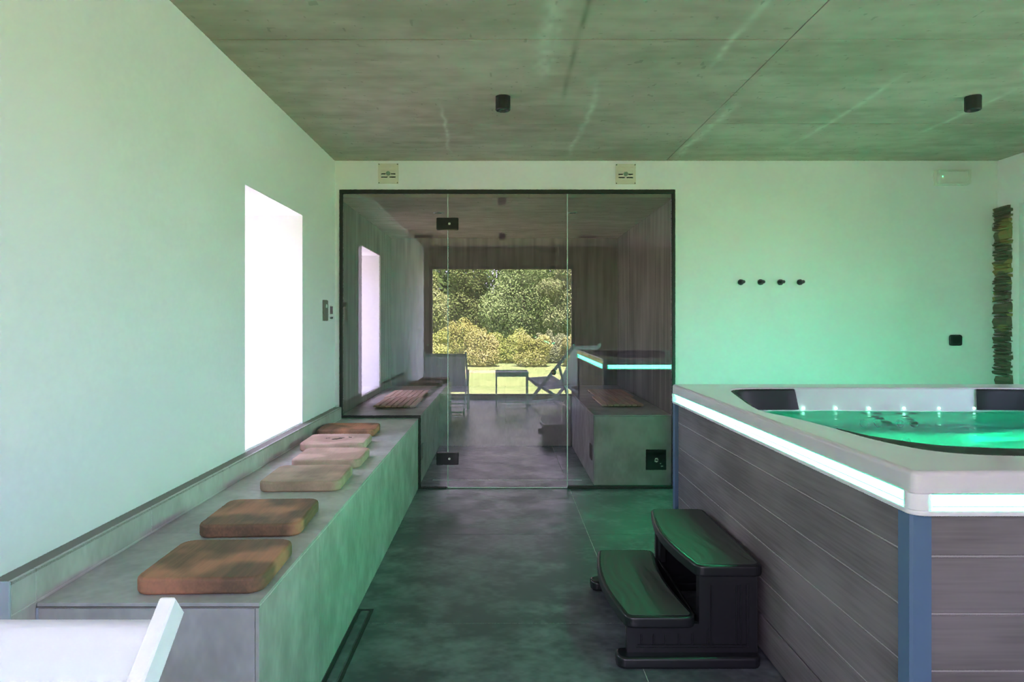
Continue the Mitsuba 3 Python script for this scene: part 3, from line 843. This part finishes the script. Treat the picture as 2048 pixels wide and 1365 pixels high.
# ------------------------------------------------------------------ floor drain beside the bench
d = thing('floor_drain', 'long dark slot drain set in the floor along the foot of the tiled bench', 'drain')
DX0, DX1, DY_0, DY_1 = -0.626, -0.560, 1.83, 2.99
fr = sbox(DX0, DY_0, DX1, DY_1).difference(sbox(DX0 + 0.012, DY_0 + 0.012, DX1 - 0.012, DY_1 - 0.012))
part(d, 'frame', extrude(fr, 'z', 0.0004, 0.0035), 'mat_black')
part(d, 'cover', cbox(DX0 + 0.018, DX1 - 0.018, DY_0 + 0.016, DY_1 - 0.016, 0.0006, 0.0028, 0.0005), 'mat_floor_tile')
sd = thing('floor_drain', 'thin pale steel drain slot across the steam room floor behind the glass door', 'drain')
part(sd, 'channel', cbox(-0.55, 0.64, 5.425, 5.455, 0.0004, 0.003, 0.0008), 'mat_cap')

# ------------------------------------------------------------------ small things on walls and ceiling
for X, Y, lab in ((0.008, 3.70, 'black cylinder spotlight on the concrete ceiling near the middle of the room'), (2.555, 3.70, 'black cylinder spotlight on the concrete ceiling above the hot tub'),
                  (0.008, 0.85, 'black cylinder spotlight on the ceiling by the large window')):
    k = thing('ceiling_spotlight', lab, 'ceiling light', 'cylinder spotlights on the concrete ceiling')
    prof = np.array([(0, HC - 0.001), (0.040, HC - 0.001), (0.040, HC - 0.072), (0.037, HC - 0.076), (0.031, HC - 0.076), (0.024, HC - 0.060), (0.024, HC - 0.055), (0, HC - 0.055)])
    m = trimesh.creation.revolve(prof[::-1], sections=32); m.apply_translation((X, Y, 0))
    part(k, 'housing', m, 'mat_black', 30)
    part(k, 'lens', cyl((X, Y, HC - 0.062), (X, Y, HC - 0.0555), 0.022, 20), 'mat_steel', 30)
for X in (-1.10, 1.22):
    k = thing('ceiling_vent', f'black slotted air vent on the ceiling {"left" if X < 0 else "right"} of the large window', 'vent', 'ceiling vents by the window')
    fr = sbox(X - 0.12, 0.62, X + 0.12, 0.74)
    for q in range(4):
        fr = fr.difference(sbox(X - 0.105, 0.632 + q * 0.027, X + 0.105, 0.648 + q * 0.027))
    part(k, 'grille', extrude(fr, 'z', HC - 0.018, HC - 0.002), 'mat_black')
for X, lab in ((-0.55, 'left recessed ring downlight in the steam room ceiling'), (0.62, 'right recessed ring downlight in the steam room ceiling')):
    k = thing('recessed_downlight', lab, 'ceiling light', 'recessed downlights in the steam room')
    prof = np.array([(0.030, HS - 0.001), (0.045, HS - 0.001), (0.045, HS - 0.004), (0.040, HS - 0.007), (0.030, HS - 0.004), (0.030, HS - 0.001)])
    m = trimesh.creation.revolve(prof[::-1], sections=32); m.apply_translation((X, 5.94, 0))
    part(k, 'ring', m, 'mat_steel', 30)
    part(k, 'lens', cyl((X, 5.94, HS - 0.0035), (X, 5.94, HS - 0.001), 0.030, 24), 'mat_black_gloss')
# two louvred valves over the glass
for xc, yc, lab in ((777, 348, 'square beige air valve above the left half of the glass partition'), (1251, 349, 'square beige air valve above the right end of the glass partition')):
    k = thing('air_valve', lab, 'vent', 'air valves above the glass partition')
    X, Z = px(xc), pz(yc)
    s = 0.076
    fr = sbox(X - s, Z - s, X + s, Z + s)
    rows = [(-0.050, 0), (-0.026, 0), (-0.002, 1), (0.023, 0), (0.047, 0)]
    left = xc < 1000
    for zr, mid in rows:
        g = 0.020 if mid else 0.006
        for q in (-1, 1):
            a, b_ = (X - 0.055, X - g) if q < 0 else (X + g, X + 0.055)
            fr = fr.difference(sbox(a, Z + zr - 0.005, b_, Z + zr + 0.005))
    part(k, 'plate', extrude(fr, 'y', YG - 0.010, YG - 0.0006), 'mat_beige_plastic')
    # closed louvres behind some of the slots
    for zr, mid in rows:
        closed = zr > 0.01 or zr < -0.04
        g = 0.020 if mid else 0.006
        for q in (-1, 1):
            a, b_ = (X - 0.0545, X - g - 0.0005) if q < 0 else (X + g + 0.0005, X + 0.0545)
            part(k, 'louvre', cbox(a, b_, YG - (0.007 if closed else 0.003), YG - 0.001, Z + zr - 0.0045, Z + zr + 0.0045), 'mat_beige_plastic' if closed else 'mat_black')
    part(k, 'knob', cyl((X, YG - 0.0102, Z), (X, YG - 0.020, Z), 0.017, 8), 'mat_sage')
    for sx in (-1, 1):
        for sz in (-1, 1):
            part(k, 'screw', cyl((X + sx * 0.070, YG - 0.0102, Z + sz * 0.070), (X + sx * 0.070, YG - 0.0125, Z + sz * 0.070), 0.0045, 10), 'mat_bark')
# coat hooks
for i, (xc, lab) in enumerate(((1481, 'black round coat hook, leftmost of the four in the row on the back wall'), (1520.5, 'black round coat hook, second from the left in the row of four'),
                               (1560, 'black round coat hook, third from the left in the row of four'), (1599, 'black round coat hook, rightmost of the four in the row on the back wall'))):
    k = thing('coat_hook', lab, 'hook', 'coat hooks on the back wall')
    X, Z = px(xc), pz(565)
    part(k, 'rosette', cyl((X, YG - 0.012, Z), (X, YG - 0.0005, Z), 0.0215, 24), 'mat_black', 30)
    part(k, 'peg', cat(cyl((X, YG - 0.0122, Z), (X, YG - 0.058, Z), 0.008, 16), cyl((X, YG - 0.0582, Z), (X, YG - 0.068, Z), 0.012, 20)), 'mat_black', 30)
# emergency light
k = thing('emergency_light', 'white rectangular emergency light with a small green indicator on the back wall by the corner', 'light')
X0, X1, Z0, Z1 = px(1866), px(1934), pz(372), pz(341)
part(k, 'base', cbox(X0, X1, YG - 0.014, YG - 0.0005, Z0, Z1, 0.003), 'mat_pale_plastic')
fr = sbox(X0 + 0.022, Z0 + 0.006, X1 - 0.003, Z1 - 0.004)
fr2 = fr.difference(sbox(X0 + 0.036, Z0 + 0.018, X1 - 0.018, Z1 - 0.016))
part(k, 'bezel', extrude(fr2, 'y', YG - 0.050, YG - 0.0145), 'mat_pale_plastic')
part(k, 'cover', cbox(X0 + 0.0362, X1 - 0.0182, YG - 0.046, YG - 0.0146, Z0 + 0.0182, Z1 - 0.0162, 0.002), 'mat_pale_plastic')
m = trimesh.creation.icosphere(1, 0.005); m.apply_translation((X0 + 0.042, YG - 0.047, (Z0 + Z1) / 2 + 0.003))
part(k, 'indicator', m, 'mat_cap', label='green indicator light', emitter={'type': 'area', 'radiance': rgb(0.04, 0.5, 0.15), 'sampling_weight': 0.01})
# black square sensor
k = thing('wall_sensor', 'small black square box with rounded corners on the back wall beside the stone strip', 'sensor')
m = slab(rrect(px(1909), pz(681), 0.092, 0.082, 0.016, 5), 0, 0.020, 0.005, 3)
v = m.vertices.copy(); m.vertices = np.stack([v[:, 0], YG - 0.0008 - v[:, 2], v[:, 1]], 1)
part(k, 'housing', m, 'mat_black', 40)
m = slab(rrect(px(1909), pz(680), 0.060, 0.050, 0.010, 4), 0, 0.0015, 0.0005, 1)
v = m.vertices.copy(); m.vertices = np.stack([v[:, 0], YG - 0.0209 - v[:, 2], v[:, 1]], 1)
part(k, 'face', m, 'mat_black_gloss', 40)
# control panels on the left wall beside the glass
k = thing('control_panel', 'dark brown upright control panel with small pale display on the wall by the glass', 'control panel')
part(k, 'body', cbox(XL + 0.0005, XL + 0.016, 4.812, 4.912, 1.270, 1.418, 0.003), 'mat_bench_edge')
part(k, 'display', cbox(XL + 0.0162, XL + 0.0172, 4.842, 4.886, 1.364, 1.388), 'mat_pale_plastic')
k = thing('thermostat', 'small white thermostat with black screen between the dark control panel and the glass', 'thermostat')
part(k, 'body', cbox(XL + 0.0005, XL + 0.020, 4.925, 5.035, 1.268, 1.384, 0.003), 'mat_white_paint')
part(k, 'screen', cbox(XL + 0.0202, XL + 0.0215, 4.940, 5.020, 1.320, 1.376), 'mat_black_gloss')
for q, (yq, zq) in enumerate(((4.950, 1.292), (4.980, 1.292), (5.010, 1.292))):
    part(k, 'button', cyl((XL + 0.0202, yq, zq), (XL + 0.023, yq, zq), 0.008, 14), 'mat_black')

# ------------------------------------------------------------------ deck chairs and table behind / below the camera
def deck_chair(lab, cx_, cy_, rot, h=0.84):
    k = thing('deck_chair', lab, 'deck chair', None)
    M = trimesh.transformations.rotation_matrix(rot, [0, 0, 1]); M[:3, 3] = (cx_, cy_, 0)

    def put(name, m, bs, sm=False):
        m = m.copy(); m.apply_transform(M); part(k, name, m, bs, sm)
    w = 0.286
    kk = h / 0.84
    for s in (-1, 1):
        put('back_rail', bar((s * w, 0.49, 0.84 * kk), (s * w, -0.48, 0.012), 0.024, 0.046), 'mat_white_paint')
        put('seat_rail', bar((s * (w - 0.027), 0.50, 0.012), (s * (w - 0.027), -0.50, 0.40), 0.022, 0.044), 'mat_white_paint')
        put('strut', bar((s * (w + 0.024), 0.20, 0.585 * kk), (s * (w + 0.024), 0.44, 0.03), 0.020, 0.036), 'mat_white_paint')
    put('top_bar', cyl((-w, 0.463, 0.806 * kk), (w, 0.463, 0.806 * kk), 0.015, 16), 'mat_white_paint', 30)
    put('front_bar', cyl((-w + 0.03, -0.482, 0.392), (w - 0.03, -0.482, 0.392), 0.014, 16), 'mat_white_paint', 30)
    put('foot_bar', cyl((-w, -0.455, 0.035), (w, -0.455, 0.035), 0.012, 16), 'mat_white_paint', 30)
    put('rear_bar', cyl((-w + 0.03, 0.47, 0.026), (w - 0.03, 0.47, 0.026), 0.012, 16), 'mat_white_paint', 30)
    # sling: hangs between the two bars
    P0, P1, P2, P3 = np.array([0.441, 0.808 * kk]), np.array([0.26, 0.42]), np.array([0.02, 0.02]), np.array([-0.497, 0.405])
    t = np.linspace(0, 1, 40)[:, None]
    c = (1 - t) ** 3 * P0 + 3 * (1 - t) ** 2 * t * P1 + 3 * (1 - t) * t ** 2 * P2 + t ** 3 * P3
    c = np.vstack([[0.483, 0.785 * kk], [0.484, 0.806 * kk], [0.478, 0.822 * kk], [0.463, 0.8285 * kk], [0.448, 0.822 * kk], c, [-0.499, 0.39], [-0.487, 0.376]])
    u = np.linspace(-1, 1, 9) * (w - 0.014)
    vv = np.array([[a, q[0], q[1]] for q in c for a in u])
    ff = [(i * 9 + j, i * 9 + j + 1, i * 9 + j + 10) for i in range(len(c) - 1) for j in range(8)] + [(i * 9 + j, i * 9 + j + 10, i * 9 + j + 9) for i in range(len(c) - 1) for j in range(8)]
    nrm = np.gradient(c, axis=0); nrm = np.stack([-nrm[:, 1], nrm[:, 0]], 1); nrm /= np.linalg.norm(nrm, axis=1, keepdims=True)
    v2 = vv.copy(); nn = np.repeat(nrm, 9, 0); v2[:, 1:] += nn * 0.003
    put('sling', trimesh.Trimesh(np.vstack([vv, v2]), np.vstack([ff, np.array(ff)[:, ::-1] + len(vv)]), process=False), 'mat_canvas', 60)
    return k


deck_chair('white wooden deck chair seen from behind in front of the tiled bench', -0.776, 0.527, 0.0)
deck_chair('white deck chair standing turned beside the low table by the large window', 0.93, 0.02, math.radians(-42), 0.93)
k = thing('side_table', 'low white metal tray table standing between the deck chairs', 'table')
tx0, tx1, ty0, ty1, tz = -0.09, 0.40, -0.26, 0.20, 0.50
part(k, 'tray', cat(cbox(tx0, tx1, ty0, ty1, tz - 0.006, tz, 0.001), cbox(tx0, tx1, ty0, ty0 + 0.006, tz - 0.05, tz + 0.02, 0.001), cbox(tx0, tx1, ty1 - 0.006, ty1, tz - 0.05, tz + 0.02, 0.001),
                    cbox(tx0, tx0 + 0.006, ty0, ty1, tz - 0.05, tz + 0.02, 0.001), cbox(tx1 - 0.006, tx1, ty0, ty1, tz - 0.05, tz + 0.02, 0.001)), 'mat_white_paint')
for X in (tx0 + 0.012, tx1 - 0.012):
    for Y in (ty0 + 0.018, ty1 - 0.018):
        part(k, 'leg', cbox(X - 0.010, X + 0.010, Y - 0.010, Y + 0.010, 0.001, tz - 0.0065, 0.002), 'mat_white_paint')
for Y in (ty0 + 0.018, ty1 - 0.018):
    part(k, 'stretcher', cbox(tx0 + 0.022, tx1 - 0.022, Y - 0.006, Y + 0.006, 0.06, 0.075, 0.002), 'mat_white_paint')

# ------------------------------------------------------------------ garden outside, seen mirrored in the glass
g = trimesh.creation.box((120, 120, 0.2)); g.apply_translation((0, 0, -0.32))
prin('mat_gravel', (0.24, 0.235, 0.23), 0.9, 0.1)
scene['ground'] = ply(g, 'mat_gravel'); labels['ground'] = {'kind': 'structure'}
gv = np.array([[-40, -1.0, -0.06], [40, -1.0, -0.06], [40, -45, -0.06], [-40, -45, -0.06]])
solo('lawn', trimesh.Trimesh(gv, [[0, 2, 1], [0, 3, 2]], process=False), 'mat_lawn', 'sunlit lawn outside the large window', 'lawn', kind='stuff')


def leaves(n, blobs, size, c0, c1, aspect=0.6, seed=0, inner=0.55):
    r = np.random.default_rng(seed)
    B = np.array(blobs, float)
    wts = B[:, 3] * B[:, 4] + B[:, 3] * B[:, 5] if B.shape[1] > 5 else B[:, 3] ** 2
    idx = r.choice(len(B), n, p=wts / wts.sum())
    d = r.normal(size=(n, 3)); d /= np.linalg.norm(d, axis=1, keepdims=True)
    rad = inner + (1 - inner) * r.random(n) ** 0.5
    ctr = B[idx, :3]
    ext = B[idx, 3:6]
    bump = 0.82 + 0.36 * meshkit.fbm(d * 2.2 + idx[:, None] * 3.7, 2, 1)
    p = ctr + d * ext * (rad * bump)[:, None]
    nn = d + r.normal(size=(n, 3)) * 0.7 + np.array([0, 0.25, 0.5]); nn /= np.linalg.norm(nn, axis=1, keepdims=True)
    a = np.cross(nn, r.normal(size=(n, 3))); a /= np.linalg.norm(a, axis=1, keepdims=True)
    b = np.cross(nn, a)
    s = size * r.uniform(0.6, 1.4, n)[:, None]
    v = np.stack([p - a * s, p - b * s * aspect, p + a * s, p + b * s * aspect], 1).reshape(-1, 3)
    q = np.arange(n)[:, None] * 4
    f = np.vstack([q + np.array([[0, 1, 2]]), q + np.array([[0, 2, 3]])])
    t = np.clip(meshkit.fbm(p * 1.7 + seed, 2, seed) * 1.6 - 0.3 + r.normal(size=n) * 0.2, 0, 1)[:, None]
    col = np.asarray(c0) * (1 - t) + np.asarray(c1) * t
    return trimesh.Trimesh(v, f, process=False), np.repeat(col, 4, 0)


def tree(name, lab, x, y, blobs, n, size, c0, c1, trunk=True, seed=1, cat_='tree', group=None):
    k = thing(name, lab, cat_, group)
    bl = [(x + b[0], y + b[1], b[2] - 0.1, b[3], b[4], b[5]) for b in blobs]
    m, col = leaves(n, bl, size, c0, c1, seed=seed)
    part(k, 'foliage', m, 'mat_leaf', False, color=col)
    if trunk:
        top = max(b[2] for b in bl)
        part(k, 'trunk', cyl((x, y, -0.1), (x, y, top), 0.13, 10, 0.05), 'mat_bark', 30)
    else:
        part(k, 'stem', cyl((x, y, -0.1), (x, y, max(0.3, min(b[2] for b in bl))), 0.03, 8, 0.015), 'mat_bark')


D0, D1 = (0.045, 0.09, 0.022), (0.125, 0.21, 0.055)
M0, M1 = (0.11, 0.19, 0.05), (0.32, 0.45, 0.16)
Y0c, Y1c = (0.30, 0.39, 0.08), (0.56, 0.62, 0.20)
# far dark forest
for i, (x, y) in enumerate(((-11, -28), (-6.8, -23.2), (-2.9, -28.5), (0.6, -23.6), (4.2, -28.8), (8.5, -23.4), (13, -28))):
    h = 5.6 + 0.9 * math.sin(i * 2.1)
    place_ = ('far left', 'second from the left', 'third from the left', 'middle', 'third from the right', 'second from the right', 'far right')[i]
    tree('forest_tree', f'dark forest tree, {place_} of the back row beyond the lawn', x, y, [(0, 0, h * 0.25, 2.6, 2.0, h * 0.3), (0, 0, h * 0.55, 2.4, 2.0, h * 0.35), (0.4, 0, h * 0.85, 1.6, 1.5, h * 0.25)], 9500, 0.115, D0, D1, seed=20 + i)
tree('broadleaf_tree', 'round mid green broadleaf tree in the middle beyond the lawn', 0.85, -17.0, [(0, 0, 2.0, 1.55, 1.4, 1.5), (-0.9, 0.3, 1.7, 0.9, 0.9, 1.0), (0.5, 0, 3.3, 1.5, 1.4, 1.1), (-0.3, 0.4, 1.2, 1.0, 0.9, 0.8)], 30000, 0.044, M0, M1, seed=3)
tree('broadleaf_tree', 'airy green broadleaf tree at the right beyond the lawn', 2.75, -14.5, [(0, 0, 1.9, 0.9, 0.9, 1.4), (0.2, 0, 3.2, 1.1, 1.0, 1.0), (-0.7, 0.2, 1.5, 0.6, 0.6, 0.6), (-0.8, 0, 2.6, 0.7, 0.7, 0.4)], 22000, 0.042, M0, (0.34, 0.40, 0.17), seed=4)
tree('conifer', 'yellowish green bushy tree at the left beyond the lawn', -2.6, -13.5, [(0, 0, 1.6, 0.8, 0.8, 1.2), (-0.2, 0, 2.7, 0.6, 0.6, 1.0)], 15000, 0.042, (0.15, 0.22, 0.05), (0.40, 0.48, 0.18), seed=5)
tree('conifer', 'olive green young conifer left of the middle beyond the lawn', -1.5, -18.5, [(0, 0, 1.5, 1.1, 1.0, 1.4), (0.1, 0, 3.2, 0.8, 0.8, 1.3)], 15000, 0.048, (0.075, 0.12, 0.03), (0.19, 0.26, 0.08), seed=6)
for i, (x, y, w, h, c0, c1) in enumerate(((-2.15, -10.1, 0.62, 0.65, Y0c, Y1c), (-1.35, -11.9, 0.72, 0.75, Y0c, (0.45, 0.45, 0.14)), (-0.6, -10.1, 0.62, 0.55, (0.31, 0.36, 0.09), (0.58, 0.56, 0.22)),
                                          (0.15, -11.9, 0.70, 0.60, Y0c, Y1c), (0.9, -10.1, 0.58, 0.5, (0.33, 0.38, 0.09), (0.56, 0.57, 0.22)), (1.6, -11.9, 0.70, 0.55, (0.17, 0.22, 0.10), (0.36, 0.42, 0.20)),
                                          (2.35, -10.1, 0.60, 0.5, (0.24, 0.28, 0.09), (0.45, 0.46, 0.18)), (-3.0, -11.9, 0.72, 0.6, Y0c, Y1c))):
    where = ('second from the left', 'third from the left', 'fourth from the left, straw coloured', 'fifth from the left', 'sixth from the left', 'seventh from the left, grey green', 'rightmost', 'leftmost')[i]
    r_ = np.random.default_rng(90 + i)
    bl_ = [(0, 0, h * 0.6, w * 0.95, 0.55, h * 0.7)] + [(r_.uniform(-0.75, 0.75) * w, r_.uniform(-0.3, 0.3), h * r_.uniform(0.7, 1.55), r_.uniform(0.12, 0.3), r_.uniform(0.12, 0.25), r_.uniform(0.15, 0.42)) for _ in range(14)]
    tree('shrub', f'golden summer shrub at the lawn edge, {where} of the row', x, y, bl_, 11000, 0.028, c0, c1, trunk=False, seed=40 + i, cat_='shrub')
